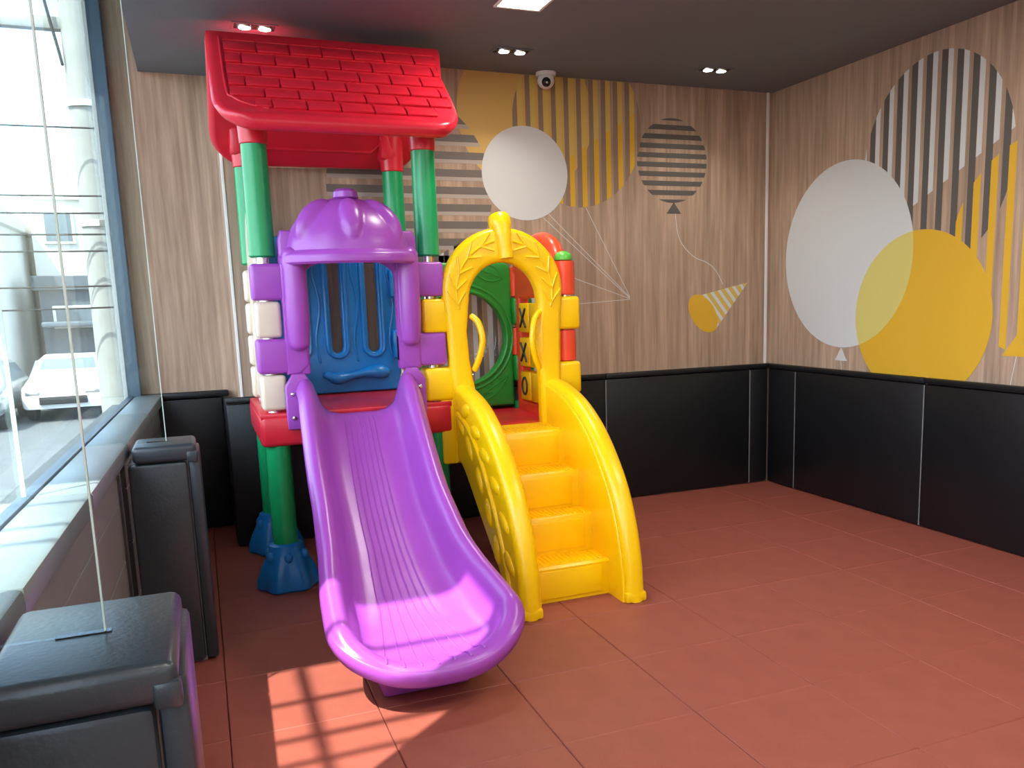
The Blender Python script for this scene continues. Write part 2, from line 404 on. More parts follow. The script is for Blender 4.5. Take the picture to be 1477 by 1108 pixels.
for i in range(7):
    t0 = .06+.13*i
    f = lambda t, b: (b[0]+(3.86-b[0])*t, b[1]+(1.54-b[1])*t)
    hs.append([f(t0, hat[0]), f(t0+.055, hat[0]), f(t0+.055, hat[2]), f(t0, hat[2])])
decal('party_hat_print', hs, I_WHITE, WB, .0014)
el = []
ca, sa = math.cos(math.radians(-52)), math.sin(math.radians(-52))
for i in range(40):
    a, b = .16*math.cos(2*PI*i/40), .10*math.sin(2*PI*i/40); el.append((3.47+a*ca-b*sa, 1.32+a*sa+b*ca))
decal('party_hat_print', [el], I_GOLD, WB, .0017)

e = ell(3.97, 2.18, .56, .615)
cut = lambda q: clip(q, .9, -1, .9*4.1-1.77)
decal('striped_balloon_print', [clip(q, 0, -1, -(1.30+.0)) for q in vstripes(e, 3.44, .1105, .046, 11)], I_DARK, WR, .0011, 'dark grey upright stripes of the tall balloon print')
s = vstripes(e, 3.404, .1105, .036, 11)
decal('striped_balloon_print', [clip(q, -.48, -1, -3.92) for q in s], I_WHITE, WR, .0013, 'white upright stripes of the tall balloon print')
e3 = ell(3.20, 1.66, .60, .58)
decal('striped_balloon_print', [clip(q, .48, 1, 3.92) for q in vstripes(e3, 3.404-.1105*7-.004, .1105, .044, 14)], I_GOLD, WR, .0019, 'gold upright stripes of the balloon print at the right edge')
e1 = ell(4.70, 1.69, .615, .615); e2 = ell(4.03, 1.29, .535, .515)
decal('balloon_print', [e1], I_WHITE, WR, .0023, 'large plain white balloon print')
decal('balloon_print', [e2], I_GOLD, WR, .0026, 'large plain gold balloon print')
decal('balloon_overlap_print', [inter(e1, e2)], I_OLIVE, WR, .0029, 'olive overlap of the white and gold balloon prints')
decal('balloon_knot_print', [[(4.70, 1.075), (4.64, .985), (4.76, .985)]], I_WHITE, WR, .0013)
decal('balloon_knot_print', [[(3.33, 1.20), (3.24, 1.08), (3.42, 1.08)]], I_GOLD, WR, .0013)
decal('string_print', line([(4.70, .985), (4.69, .905)]), I_WHITE, WR, .0011)
decal('string_print', line([(3.33, 1.08), (3.36, .905)]), I_WHITE, WR, .0011)

# ------------------------------------------------------------------ ceiling fixtures and the added fill panels
def arealight(name, loc, size, watts, parent, color=(1, .94, .85), shape='DISK', sy=None, spread=None):
    l = bpy.data.lights.new(name, 'AREA'); l.shape = shape; l.size = size; l.energy = watts; l.color = color
    if sy: l.size_y = sy
    if spread: l.spread = spread
    o = bpy.data.objects.new(name, l); COL.objects.link(o); o.location = loc
    if parent: o.parent = parent
    return o
def downlight(x, y, label):
    t = thing('twin_downlight', label, 'light', 'twin spotlights in the ceiling', (x, y, CZ))
    bm = bmesh.new(); a, b = .115, .06
    for q in ((-a, a, -b, -b+.012), (-a, a, b-.012, b), (-a, -a+.012, -b+.012, b-.012), (a-.012, a, -b+.012, b-.012)): box(bm, q[0], q[1], q[2], q[3], -.006, 0, r=.001, seg=1)
    kid('trim_ring', bm, CEIL, t, smooth=False)
    kid('recess', B(-.103, .103, -.048, .048, -.002, 0), CAMB, t, smooth=False)
    for dx in (-.05, .05):
        s = kid('spot', L([(.038, -.012), (.04, 0)], (dx, 0, 0), 20), STEEL, t)
        kid('lens', L([(.0, -.0145), (.030, -.0135), (.031, -.012)], (dx, 0, 0), 20), LAMPHOT, s)
        arealight('downlight_beam', (dx, 0, -.02), .06, SPOT_W, t, spread=math.radians(110))
downlight(.415, 5.0, 'twin ceiling spotlight in a black recess just above the red roof')
downlight(1.855, 5.03, 'twin ceiling spotlight left of the white dome camera')
downlight(3.266, 5.05, 'twin ceiling spotlight nearest the right wall corner')
def panel_light(name, label, x, y, a, b, watts, group=None):
    t = thing(name, label, 'light', group, (x, y, CZ))
    bm = bmesh.new()
    for q in ((-a, a, -b, -b+.015), (-a, a, b-.015, b), (-a, -a+.015, -b+.015, b-.015), (a-.015, a, -b+.015, b-.015)): box(bm, q[0], q[1], q[2], q[3], -.008, 0, r=.001, seg=1)
    kid('frame', bm, WHITE, t, smooth=False)
    kid('diffuser', B(-a+.015, a-.015, -b+.015, b-.015, -.005, 0), PANELHOT, t, smooth=False)
    arealight('panel_glow', (0, 0, -.02), 2*a-.03, watts, t, shape='RECTANGLE', sy=2*b-.03)
panel_light('ceiling_panel_light', 'glowing square ceiling light cut by the top edge of the frame', 1.63, 4.2, .125, .125, 12)
for i, (x, y, q) in enumerate(((.9, .6, 'above the viewer on the window side'), (2.6, .6, 'above the viewer on the right'), (.9, -1.4, 'by the rear wall on the window side'), (2.6, -1.4, 'by the rear wall on the right'), (2.9, 2.4, 'over the open red floor'))):
    panel_light('ceiling_panel_light', 'long unseen ceiling panel added for fill light '+q, x, y, .6, .15, FILL_W, 'added fill panels of the hall ceiling')  # out of view, added to fill the room with light

t = thing('dome_camera', 'small white dome security camera under the ceiling at the oak wall', 'camera', None, (2.235, 5.44, CZ))
kid('base', L([(.062, -.022), (.066, -.015), (.066, 0)], (0, 0, 0), 24), CAMW, t)
bm = bmesh.new(); ball(bm, (0, 0, -.05), (.056, .056, .05)); kid('housing', bm, CAMW, t)
bm = bmesh.new(); ball(bm, (-.012, -.034, -.064), (.031, .031, .031)); hsn = kid('eye', bm, CAMB, t)
bm = bmesh.new(); ball(bm, (-.018, -.062, -.074), (.008, .008, .008), 10); kid('lens', bm, STEEL, hsn)

# ------------------------------------------------------------------ padded dividers with glass standing on them
def divider(label, y0, y1, xr, z):
    x0 = xl(y1, .022)
    t = thing('padded_divider', label, 'divider', None, (0, (y0+y1)/2, 0))
    dy = -(y0+y1)/2
    kid('core', B(x0-.02, xr-.045, y0+.03+dy, y1-.03+dy, 0, z-.07), GREYBOARD, t, smooth=False)
    kid('front_cushion', B(x0-.02, xr-.05, y0+dy, y0+.05+dy, .01, z-.072, r=.014), VINYL, t)
    kid('back_cushion', B(x0-.02, xr-.05, y1-.05+dy, y1+dy, .01, z-.072, r=.014), VINYL, t)
    kid('end_cushion', B(xr-.046, xr, y0+.012+dy, y1-.012+dy, .01, z-.03, r=.012), VINYL, t)
    bm = B(x0, xr-.012, y0-.008+dy, y1+.008+dy, z-.068, z, r=.018, seg=3)
    tc = kid('top_cushion', bm, VINYL, t)
    kid('corner_fold', B(xr-.05, xr-.008, y0-.012+dy, y0+.02+dy, z-.075, z-.03, r=.008), VINYL, tc)
    return t
divider('padded black divider nearest the camera, at the lower left', 1.37, 1.73, -.062, .925)
divider('padded black divider beyond the first, between window sill and slide', 3.69, 3.94, -.036, .925)
def gpanel(label, y, xe, xw, z):
    t = thing('glass_panel', label, 'glass panel', None, (0, y, z))
    kid('pane', B(xw, xe-.003, -.005, .005, .0, CZ-z-.0 if xe > -.2 else 3.7-z, r=0), PARTGLASS, t, smooth=False)
    kid('polished_edge', B(xe-.003, xe, -.005, .005, 0, CZ-z), EDGE, t, smooth=False)
    kid('slot', B(xe-.075, xe+.008, -.0075, .0075, 0, .0012), CAMB, t, smooth=False)
gpanel('clear glass panel standing on the nearest black divider', 1.55, -.185, -.52, .926)
gpanel('clear glass panel standing on the second black divider', 3.81, -.157, -.46, .926)

# ------------------------------------------------------------------ the play structure: one thing
PL = thing('play_structure', 'colourful plastic play tower with red roof, purple slide and yellow steps', 'play structure', None, (.75, 4.95, 0))
OFF = Vector((-.75, -4.95, 0))
def part(name, bm, m, parent=None, **k):
    o = obj(name, shift(bm, OFF), m, parent or PL, **k)
    return o
XF0, XF1, XF2 = .33, 1.168, 1.958
YF, YK = 4.57, 5.32
DZ1, DZ2 = .925, .755
XZ = lambda yc: (lambda u, v, w_: (u, yc-w_, v))       # panels standing along the back wall
YZ = lambda xc: (lambda u, v, w_: (xc+w_, u, v))       # panels standing front to back

# feet, legs, posts
def foot(x, y):
    def fn(a, z):
        k = max(0, min(1, (.235-z)/.16))
        return 1+.085*k*math.cos(6*a)
    f = part('foot', L([(.02, 0), (.138, 0), (.15, .012), (.146, .05), (.128, .11), (.104, .165), (.09, .205), (.085, .232), (.07, .24), (.02, .24)], (x, y, 0), 60, fn), BLUE)
    for i in range(6):
        a = PI/6+i*PI/3; bm = bmesh.new()
        ball(bm, (x+.097*math.cos(a), y+.097*math.sin(a), .175), (.021, .021, .028), 12); part('knob', bm, BLUE, f)
for x, y in ((XF0, YF), (XF0, YK), (XF1, YF), (XF1, YK), (XF2, YK)):
    foot(x, y)
    part('leg', L([(.062, .2), (.062, .80)], (x, y, 0), 28), GREEN)
for x in (XF0, XF1):
    for y in (YF, YK):
        zb = 1.70
        part('post', L([(.055, zb-.002), (.0645, zb+.006), (.063, zb+.02), (.061, 2.235)], (x, y, 0), 28), GREEN)
        part('steel_collar', L([(.03, 1.65), (.03, 1.712)], (x, y, 0), 20), STEEL)
        part('roof_sleeve', L([(.062, 2.236), (.066, 2.24), (.07, 2.34), (.078, 2.46)], (x, y, 0), 28), RED)
for x, y in ((XF0, YF), (XF0, YK), (XF1, YF), (XF1, YK), (XF2, YF), (XF2, YK)):
    part('core_tube', L([(.034, .6), (.034, 1.66)], (x, y, 0), 16), STEEL)

# decks
def deck(x0, x1, y0, y1, z0, z1):
    d = part('deck', B(x0, x1, y0, y1, z1-.03, z1, r=.006), RED)
    part('deck_beam', B(x0, x1, y0-.004, y0+.11, z0, z1-.012, r=.022, seg=3), RED, d)
    part('deck_beam', B(x0, x1, y1-.11, y1+.004, z0, z1-.012, r=.022, seg=3), RED, d)
    part('deck_beam', B(x0-.004, x0+.11, y0, y1, z0, z1-.012, r=.022, seg=3), RED, d)
    part('deck_beam', B(x1-.11, x1+.004, y0, y1, z0, z1-.012, r=.022, seg=3), RED, d)
deck(.252, 1.243, 4.495, 5.40, .755, DZ1)
deck(1.25, 2.02, 4.52, 5.40, .575, DZ2)

# interlocking corner tabs
def tab(x, y, z0, z1, m, parent, rx=.066, ry=.066): part('tab', B(x-rx, x+rx, y-ry, y+ry, z0+.003, z1-.003, r=.02, seg=3), m, parent)

# --- purple front wall with dome
zr = 1.19
out = [(.40, 1.115), (.40, 1.78), (.415, 1.825), (1.075, 1.825), (1.09, 1.78), (1.09, 1.115), (1.02, 1.115), (.972, 1.16), (.972, 1.60)]
out += arc(.742, 1.60, .23, .09, 0, 180, 10)[1:-1] + [(.512, 1.60), (.512, 1.16), (.465, 1.115)]
arch = part('slide_arch_wall', panel([out], .07, .016, XZ(4.525)), PURPLE)
for x0, x1 in ((.262, .43), (1.06, 1.232)):
    for z0, z1 in ((1.485, 1.67), (1.12, 1.30)):
        part('tab', B(x0, x1, 4.497, 4.635, z0+.003, z1-.003, r=.018, seg=3), PURPLE, arch)
part('tab', B(.40, .515, 4.495, 4.56, 1.112, 1.30, r=.014), PURPLE, arch); part('tab', B(.972, 1.09, 4.495, 4.56, 1.112, 1.30, r=.014), PURPLE, arch)
for x in (.466, 1.032):
    part('pillar', T([(x, 4.478, 1.275), (x, 4.47, 1.40), (x, 4.47, 1.70)], [.052, .058, .058], 20), PURPLE, arch)
# half dome on a surface grid with long raised petals
bm = bmesh.new(); na, nb = 72, 30; g = []
for j in range(nb+1):
    el = j/nb*PI/2; row = []
    for i in range(na+1):
        a = -PI/2*1.08+PI*1.08*i/na
        rr = 1.0
        bump = 0
        for a0 in (-.98, -.02, .92):
            da = (a-a0)*math.cos(el)*1.0; de = el-.72
            q = (da/.17)**2+(de/.47)**2
            if q < 1: bump = max(bump, .036*(1-q)**.6)
        rr += bump/.3
        ce = math.cos(el); 
        row.append(bm.verts.new((.745+.312*ce*math.sin(a)*rr, 4.53-.235*ce*math.cos(a)*rr, 1.70+.29*math.sin(el)*rr)))
    g.append(row)
for j in range(nb):
    for i in range(na): bm.faces.new((g[j][i], g[j][i+1], g[j+1][i+1], g[j+1][i]))
bmesh.ops.remove_doubles(bm, verts=bm.verts[:], dist=.0008)
dome = part('dome', bm, PURPLE, arch, ang=180)
md = dome.modifiers.new('shell', 'SOLIDIFY'); md.thickness = .012; md.offset = -1
bm = bmesh.new()
prof = [(-.002, 1.725), (.012, 1.715), (.028, 1.708), (.036, 1.695), (.034, 1.665), (.022, 1.655), (-.03, 1.662), (-.035, 1.70)]
rings = []
for i in range(49):
    a = -PI/2*1.02+PI*1.02*i/48
    rings.append([bm.verts.new((.745+(.312+d)*math.sin(a), 4.53-(.235+d)*math.cos(a), z)) for d, z in prof])
for p, q in zip(rings, rings[1:]):
    for k in range(len(prof)): bm.faces.new((p[k], p[(k+1) % 8], q[(k+1) % 8], q[k]))
bm.faces.new(rings[0]); bm.faces.new(rings[-1][::-1])
part('brim', bm, PURPLE, arch)
part('dome_knob', L([(.04, 1.97), (.063, 1.985), (.06, 2.012), (.044, 2.026), (.0, 2.032)], (.745, 4.50, 0), 24), PURPLE, arch)

# --- blue back wall with slots
bw = []
hole = lambda cx, z0, z1, r: arc(cx, z0+r, r, r, 180, 360, 10)+arc(cx, z1-r, r, r, 0, 180, 10)
outb = [(.40, .93), (1.15, .93), (1.15, 1.86), (.40, 1.86)]
slots = [(.555, 1.17, 1.80, .034), (.776, 1.17, 1.80, .034), (.995, 1.17, 1.80, .034)]
blue = part('slotted_back_wall', panel([outb]+[hole(*s) for s in slots], .06, .014, XZ(5.33)), BLUE)
for cx, z0, z1, r in slots:
    ring = [(p[0], 5.297, p[1]) for p in hole(cx, z0-.025, z1+.02, r+.026)]
    part('slot_rim', T(ring+[ring[0]], .012, 8, round_ends=False), BLUE, blue)
for x0 in (.665, .89, 1.105):
    pts = smoothpts([(x0+.016*math.sin(z*14), 5.299, z) for z in [1.12+.06*k for k in range(12)]], 3)
    part('wavy_rib', T(pts, .007, 8), BLUE, blue)
part('caterpillar_relief', T(smoothpts([(.69, 5.285, 1.045), (.76, 5.28, 1.02), (.86, 5.28, 1.035), (.95, 5.28, 1.05), (1.05, 5.275, 1.045)], 6), [.022+.014*math.exp(-((i-6)/3.2)**2)+.02*math.exp(-((i-21)/4.)**2) for i in range(25)], 14), BLUE, blue)
for z0, z1 in ((1.485, 1.67), (1.12, 1.30)):
    tab(XF1, YK, z0, z1, BLUE, blue)

# --- beige left wall
outl = [(4.60, .95), (5.28, .95), (5.28, 1.67)]+arc(4.94, 1.67, .30, .31, 0, 180, 16)+[(4.60, 1.67)]
side = part('beige_side_wall', panel([outl, arc(4.94, 1.42, .20, .24, 0, 345, 23)], .06, .014, YZ(XF0-.008)), BEIGE)
for z0, z1 in ((1.30, 1.485), (.935, 1.12)): tab(XF0, YF, z0, z1, BEIGE, side, rx=.062)
for z0, z1 in ((1.485, 1.67), (1.30, 1.485), (1.12, 1.30), (.935, 1.12)): tab(XF0, YK, z0, z1, BEIGE, side, rx=.062)

# --- yellow arch wall
cx = 1.565
oo = [(1.25, .58), (1.25, .935), (1.235, 1.30), (1.222, 1.48)]+arc(cx, 1.50, .345, .345, 176, 4, 26)+[(1.905, 1.48), (1.893, 1.30), (1.885, .935), (1.885, .58)]
oo += [(1.765, .58), (1.765, 1.02), (1.745, 1.12), (1.752, 1.30), (1.765, 1.44)]+arc(cx-.003, 1.46, .198, .20, 0, 180, 20)+[(1.36, 1.44), (1.345, 1.30), (1.352, 1.15), (1.372, 1.02), (1.39, .92), (1.39, .58)]
oo = oo[::-1]
yw = part('yellow_arch_wall', panel([oo], .095, .03, XZ(4.52), 3), YELLOW)
for z0, z1, dx in ((1.295, 1.475, 0), (.93, 1.108, .004)):
    part('tab', B(1.106, 1.30, 4.494, 4.64, z0, z1, r=.02, seg=3), YELLOW, yw)
    part('tab', B(1.86, 2.02, 4.494, 4.64, z0-.01, z1-.006, r=.02, seg=3), YELLOW, yw)
part('tab', B(1.18, 1.30, 4.497, 4.60, .575, .935, r=.02), YELLOW, yw)
part('stem', T(smoothpts([(1.56, 4.53, 1.90), (1.562, 4.50, 1.84), (1.568, 4.475, 1.76), (1.575, 4.468, 1.68)], 4), [.058, .062]+[.062]*2+[.058]*1+[.050]*2+[.042]*2+[.038]*2+[.04]*2, 18, round_ends=False), YELLOW, yw)
for s_ in (-1, 1):
    pts = [(cx+s_*.275*math.cos(math.radians(a)), 4.476, 1.50+.275*math.sin(math.radians(a))) for a in range(78, -22, -5)]
    part('vine_rib', T(pts, .009, 8), YELLOW, yw)
    for a in (62, 42, 22, 4, -12):
        for side_, dl in ((1, 24), (-1, -20)):
            r0, r1 = .275, .275+side_*.048
            p0 = (cx+s_*r0*math.cos(math.radians(a)), 4.474, 1.50+r0*math.sin(math.radians(a)))
            p1 = (cx+s_*r1*math.cos(math.radians(a+14)), 4.472, 1.50+r1*math.sin(math.radians(a+14)))
            part('leaf_vein', T([p0, p1], [.009, .005], 7), YELLOW, yw)
part('grab_handle', T(smoothpts([(1.375, 4.49, 1.375), (1.40, 4.46, 1.34), (1.415, 4.445, 1.25), (1.40, 4.46, 1.16), (1.378, 4.49, 1.09)], 6), .017, 12), YELLOW, yw)
part('grab_handle', T(smoothpts([(1.765, 4.49, 1.385), (1.72, 4.455, 1.34), (1.70, 4.44, 1.23), (1.72, 4.455, 1.14), (1.755, 4.49, 1.08)], 6), .017, 12), YELLOW, yw)

# --- green wall with the clear bubble
og = [(1.25, .775), (1.895, .775)]+arc(1.835, 1.64, .06, .06, 0, 90, 6)+arc(1.31, 1.64, .06, .06, 90, 180, 6)
gw = part('green_bubble_wall', panel([og, arc(1.555, 1.225, .283, .29, 0, 354, 48)], .07, .02, XZ(5.33), 3), LEAF)
for r, y, rad in ((.30, 5.297, .014), (.335, 5.298, .010)):
    pts = [(1.555+r*math.cos(2*PI*k/48), y, 1.225+r*math.sin(2*PI*k/48)) for k in range(49)]
    part('bubble_rim', T(pts, rad, 8, round_ends=False), LEAF, gw)
bm = bmesh.new(); g = []
for j in range(9):
    el = j/8*PI/2*.96
    g.append([bm.verts.new((1.555+.284*math.cos(el)*math.cos(2*PI*k/40), 5.33+.10*math.sin(el), 1.225+.29*math.cos(el)*math.sin(2*PI*k/40))) for k in range(40)])
for p, q in zip(g, g[1:]):
    for k in range(40): bm.faces.new((p[k], p[(k+1) % 40], q[(k+1) % 40], q[k]))
bm.faces.new(g[-1])
part('clear_bubble', bm, BUBBLE, gw, ang=180)
def leaf(p0, p1, wd, y, parent, m):
    a = Vector((p0[0], 0, p0[1])); b = Vector((p1[0], 0, p1[1])); d = b-a; n = Vector((-d.z, 0, d.x)).normalized()
    for s_ in (-1, 1):
        pts = [a+d*t+n*s_*wd*math.sin(PI*t**.8)*(1 if t < 1 else 0) for t in [k/10 for k in range(11)]]
        part('leaf_relief', T([(p.x, y, p.z) for p in pts], .006, 6), m, parent)
    part('leaf_relief', T([(a.x, y, a.z), (b.x, y, b.z)], .006, 6), m, parent)
    for t in (.3, .5, .7):
        for s_ in (-1, 1):
            p = a+d*t; q = a+d*(t+.16)+n*s_*wd*.6
            part('leaf_relief', T([(p.x, y, p.z), (q.x, y, q.z)], .005, 6), m, parent)
leaf((1.62, .83), (1.85, .97), .05, 5.297, gw, LEAF); leaf((1.83, 1.60), (1.62, 1.68), .05, 5.297, gw, LEAF)
for z0, z1 in ((1.295, 1.475), (.93, 1.108)): tab(XF2, YK, z0, z1, LEAF, gw)

# --- orange game wall (right side) with turning blocks
oo = [(4.60, .60), (5.29, .60), (5.29, 1.56)]+arc(4.945, 1.56, .345, .25, 0, 180, 24)+[(4.60, 1.56)]
hl = [(4.665, .81), (5.205, .81), (5.205, 1.465), (4.665, 1.465)]
ow = part('orange_game_wall', panel([oo, hl], .075, .02, YZ(1.945), 3), ORANGE)
part('arch_tube', T(smoothpts([(1.95, 4.645, 1.64), (1.95, 4.665, 1.70), (1.95, 4.72, 1.755), (1.95, 4.83, 1.795), (1.95, 4.96, 1.80), (1.95, 5.12, 1.78), (1.95, 5.24, 1.72), (1.95, 5.29, 1.64)], 5), .05, 18), ORANGE, ow)
for z0, z1 in ((1.475, 1.672), (1.10, 1.285)):
    for y in (YF, YK):
        part('tab', L([(.04, z0+.002), (.062, z0+.008), (.064, (z0+z1)/2), (.062, z1-.008), (.04, z1-.002)], (1.952, y, 0), 24), ORANGE, ow)
part('green_cap', L([(.05, 1.672), (.052, 1.69), (.04, 1.71), (.015, 1.722), (0, 1.723)], (1.952, YF, 0), 24), LIME, ow)
for k in range(3): part('game_axle', T([(1.945, 4.66, .905+.215*k+.01), (1.945, 5.21, .905+.215*k+.01)], .008, 8), STEEL, ow)
marks = {(2, 2): 'X', (2, 1): 'X', (2, 0): 'O'}
for c in range(3):
    for r in range(3):
        yc, zc = 4.755+.18*c-.0, .905+.215*r+.01
        part('game_block', B(1.90, 1.99, yc-.083, yc+.083, zc-.092, zc+.092, r=.012), YELLOW, ow)
        k = marks.get((c, r))
        if k == 'X':
            for s_ in (-1, 1):
                part('mark', T([(1.8985, yc-.045, zc-.055*s_), (1.8985, yc+.045, zc+.055*s_)], .009, 8), BLACKINK, ow)
        elif k == 'O':
            pts = [(1.8985, yc+.042*math.cos(2*PI*q/24), zc+.052*math.sin(2*PI*q/24)) for q in range(25)]
            part('mark', T(pts, .008, 8, round_ends=False), BLACKINK, ow)

# --- steps
ridge = [(4.50, 1.01), (4.40, 1.005), (4.22, .965), (4.06, .90), (3.90, .80), (3.76, .67), (3.65, .53), (3.57, .36), (3.525, .18), (3.51, 0)]
st_out = [(p.x, p.y) for p in smoothpts([(a, b, 0) for a, b in ridge], 5)]
low = [(3.70, 0), (3.74, .06), (3.92, .20), (4.14, .37), (4.36, .54), (4.50, .60)]
st_out += [(p.x, p.y) for p in smoothpts([(a, b, 0) for a, b in low], 4)]
steps = None
SX0, SX1 = 1.355, 1.793
prof = [(3.70, 0), (3.69, .17), (3.70, .182), (3.885, .182), (3.885, .365), (3.893, .375), (4.04, .375), (4.04, .56), (4.048, .57), (4.215, .57), (4.215, .752), (4.223, .763), (4.53, .763), (4.53, .60), (4.36, .50), (4.14, .33), (3.92, .16), (3.78, 0)]
steps = part('stairs', panel([prof], SX1-SX0+.03, .008, YZ((SX0+SX1)/2)), YELLOW)
for (ya, yb, z) in ((3.71, 3.87, .182), (3.90, 4.03, .375), (4.055, 4.20, .57), (4.235, 4.40, .763)):
    n = 15
    for i in range(n):
        x = SX0+.03+(SX1-SX0-.06)*(i+.5)/n
        part('tread_rib', B(x-.0075, x+.0075, ya, yb, z-.004, z+.005, r=.003, seg=1), YELLOW, steps)
for z0, z1, yy in ((0.02, .16, 3.693), (.20, .35, 3.885), (.39, .545, 4.04), (.585, .735, 4.215)):
    part('riser_panel', B(SX0+.04, SX1-.05, yy-.006, yy+.02, z0, z1, r=.006), YELLOW, steps)
for xc, sg in ((1.305, -1), (1.843, 1)):
    sd = part('stair_side', panel([st_out[::-1]], .105, .042, YZ(xc), 4), YELLOW)
    part('inner_wall', panel([[(p[0]+.03, p[1]-.03) for p in st_out[3:-14]]+[(4.48, .55)]], .03, .01, YZ(xc-sg*.045)), YELLOW, sd)
    xo = xc+sg*.052
    vine = smoothpts([(xo, 4.42, .86), (xo, 4.22, .80), (xo, 4.05, .68), (xo, 3.90, .52), (xo, 3.77, .34), (xo, 3.66, .12)], 6)
    part('vine_relief', T(vine, .016, 10), YELLOW, sd)
    for (y, z, a) in ((4.38, .80, .6), (4.28, .89, -.3), (4.24, .70, .9), (4.12, .80, 0.1), (4.08, .56, 1.0), (3.98, .70, .2), (3.95, .42, 1.2), (3.84, .58, .3), (3.84, .26, 1.3), (3.72, .42, .5), (3.66, .24, .6)):
        bm = bmesh.new(); ball(bm, (0, 0, 0), (.017 if sg < 0 else .03, .075, .036), 14)
        bmesh.ops.rotate(bm, verts=bm.verts[:], cent=(0, 0, 0), matrix=Matrix.Rotation(a, 3, 'X'))
        shift(bm, (xo, y, z)); part('leaf_relief', bm, YELLOW, sd)
    part('stair_foot', B(xc-.055, xc+.055, 3.512, 3.60, 0, .05, r=.012), YELLOW, sd)

# --- slide
XC = .738
def ip(x, xs_, ys_):
    if x <= xs_[0]: return ys_[0]
    for i in range(len(xs_)-1):
        if x <= xs_[i+1]:
            t = (x-xs_[i])/(xs_[i+1]-xs_[i]); return ys_[i]+(ys_[i+1]-ys_[i])*t
    return ys_[-1]
def sm(f, x, h): return sum(f(x+h*k/4) for k in range(-4, 5))/9
bed = lambda y: sm(lambda q: ip(q, [2.6, 3.0, 3.25, 3.45, 4.36, 4.46, 4.6], [.165, .17, .215, .305, .88, .912, .915]), y, .07)
hw = lambda y: sm(lambda q: ip(q, [2.9, 3.05, 3.25, 3.45, 3.7, 4.45], [.368, .368, .350, .318, .300, .302]), y, .05)
Y0, LE, PW = 3.02, .24, 2.15
xcf = lambda y: sm(lambda q: ip(q, [3.05, 3.4, 3.8, 4.15, 4.42], [.702, .690, .692, .715, .738]), y, .12)
us = []
NU = 27
for i in range(-NU, NU+1):
    q = i/NU; us.append(math.copysign(1-(1-abs(q))**1.55, q))
def end_len(u): return LE*(max(0, 1-abs(u)**PW))**(1/PW)
bnd = []
yy = 4.47
while yy > Y0: bnd.append((hw(yy), yy)); yy -= .02
W0 = hw(Y0)
for k in range(0, 61):
    u = math.cos(k/60*PI/2); bnd.append((W0*u, Y0-end_len(u)))
def near(x, y):
    best = 9; by = 0
    x = abs(x)
    for i in range(len(bnd)-1):
        ax, ay = bnd[i]; bx, by_ = bnd[i+1]; dx, dy = bx-ax, by_-ay; l = dx*dx+dy*dy
        t = 0 if l == 0 else max(0, min(1, ((x-ax)*dx+(y-ay)*dy)/l))
        d = (x-ax-dx*t)**2+(y-ay-dy*t)**2
        if d < best: best = d; by = ay+dy*t
    return math.sqrt(best), by
rimH = lambda yb: sm(lambda q: ip(q, [2.76, 2.785, 2.85, 2.97, 3.2, 3.4, 4.2, 4.5], [.012, .02, .085, .165, .185, .19, .19, .19]), yb, .03)
rprof = lambda d: ip(d, [0, .008, .022, .042, .062, .078, .092, .108, .128, .16, .21], [.74, .86, .965, 1, .965, .86, .66, .36, .17, .055, 0])
def surf(x, y):
    d, yb = near(x, y); return bed(y)+rimH(yb)*sm(rprof, d, .008)
bm = bmesh.new(); rows = []
yrows = [4.47-(4.47-Y0)*i/52 for i in range(53)]
for y in yrows:
    h = hw(y); rows.append([(h*u, y) for u in us])
for k in range(1, 23):
    t = 1-(1-k/22)**1.5
    rows.append([(W0*u, Y0-end_len(u)*t) for u in us])
V = [[bm.verts.new((xcf(y)+x, y, surf(x, y))) for x, y in r] for r in rows]
for a, b in zip(V, V[1:]):
    for k in range(len(us)-1): bm.faces.new((a[k], a[k+1], b[k+1], b[k]))
loop = [r[0] for r in V[:53]]+V[-1][1:-1]+[r[-1] for r in V[:53]][::-1]
prev = loop
cen = lambda v: Vector((v.co.x-xcf(v.co.y), min(0, v.co.y-Y0), 0)).normalized()
nrm = [cen(v) for v in loop]
base = [v.co.copy() for v in loop]
for dout, dz in ((.006, -.02), (.004, -.04), (-.006, -.052), (-.006, -.062), (-.02, -.068)):
    cur = [bm.verts.new(p+n*dout+Vector((0, 0, dz if p.z+dz > .045 else min(dz, .045-p.z)))) for p, n in zip(base, nrm)]
    for k in range(len(loop)-1): bm.faces.new((prev[k], prev[k+1], cur[k+1], cur[k]))
    prev = cur
bmesh.ops.remove_doubles(bm, verts=bm.verts[:], dist=.0006)
slide = part('slide', bm, PURPLE, ang=75)
md = slide.modifiers.new('shell', 'SOLIDIFY'); md.thickness = .012; md.offset = -1
for i in range(7):
    o_ = (i-3)/3
    pts = []
    y = 4.40
    while y > 2.76:
        sp_ = ip(y, [2.7, 3.0, 3.3, 3.6, 4.4], [.20, .16, .105, .082, .070])
        x = -.015+o_*sp_
        if Y0-end_len(x/W0)+.022 < y: pts.append((xcf(y)+x, y, surf(x, y)+.0005))
        y -= .02
    part('grip_rib', T(pts, [.004+.0015*max(0, min(1, (3.1-p[1])/.3)) for p in pts], 6), PURPLE, slide)
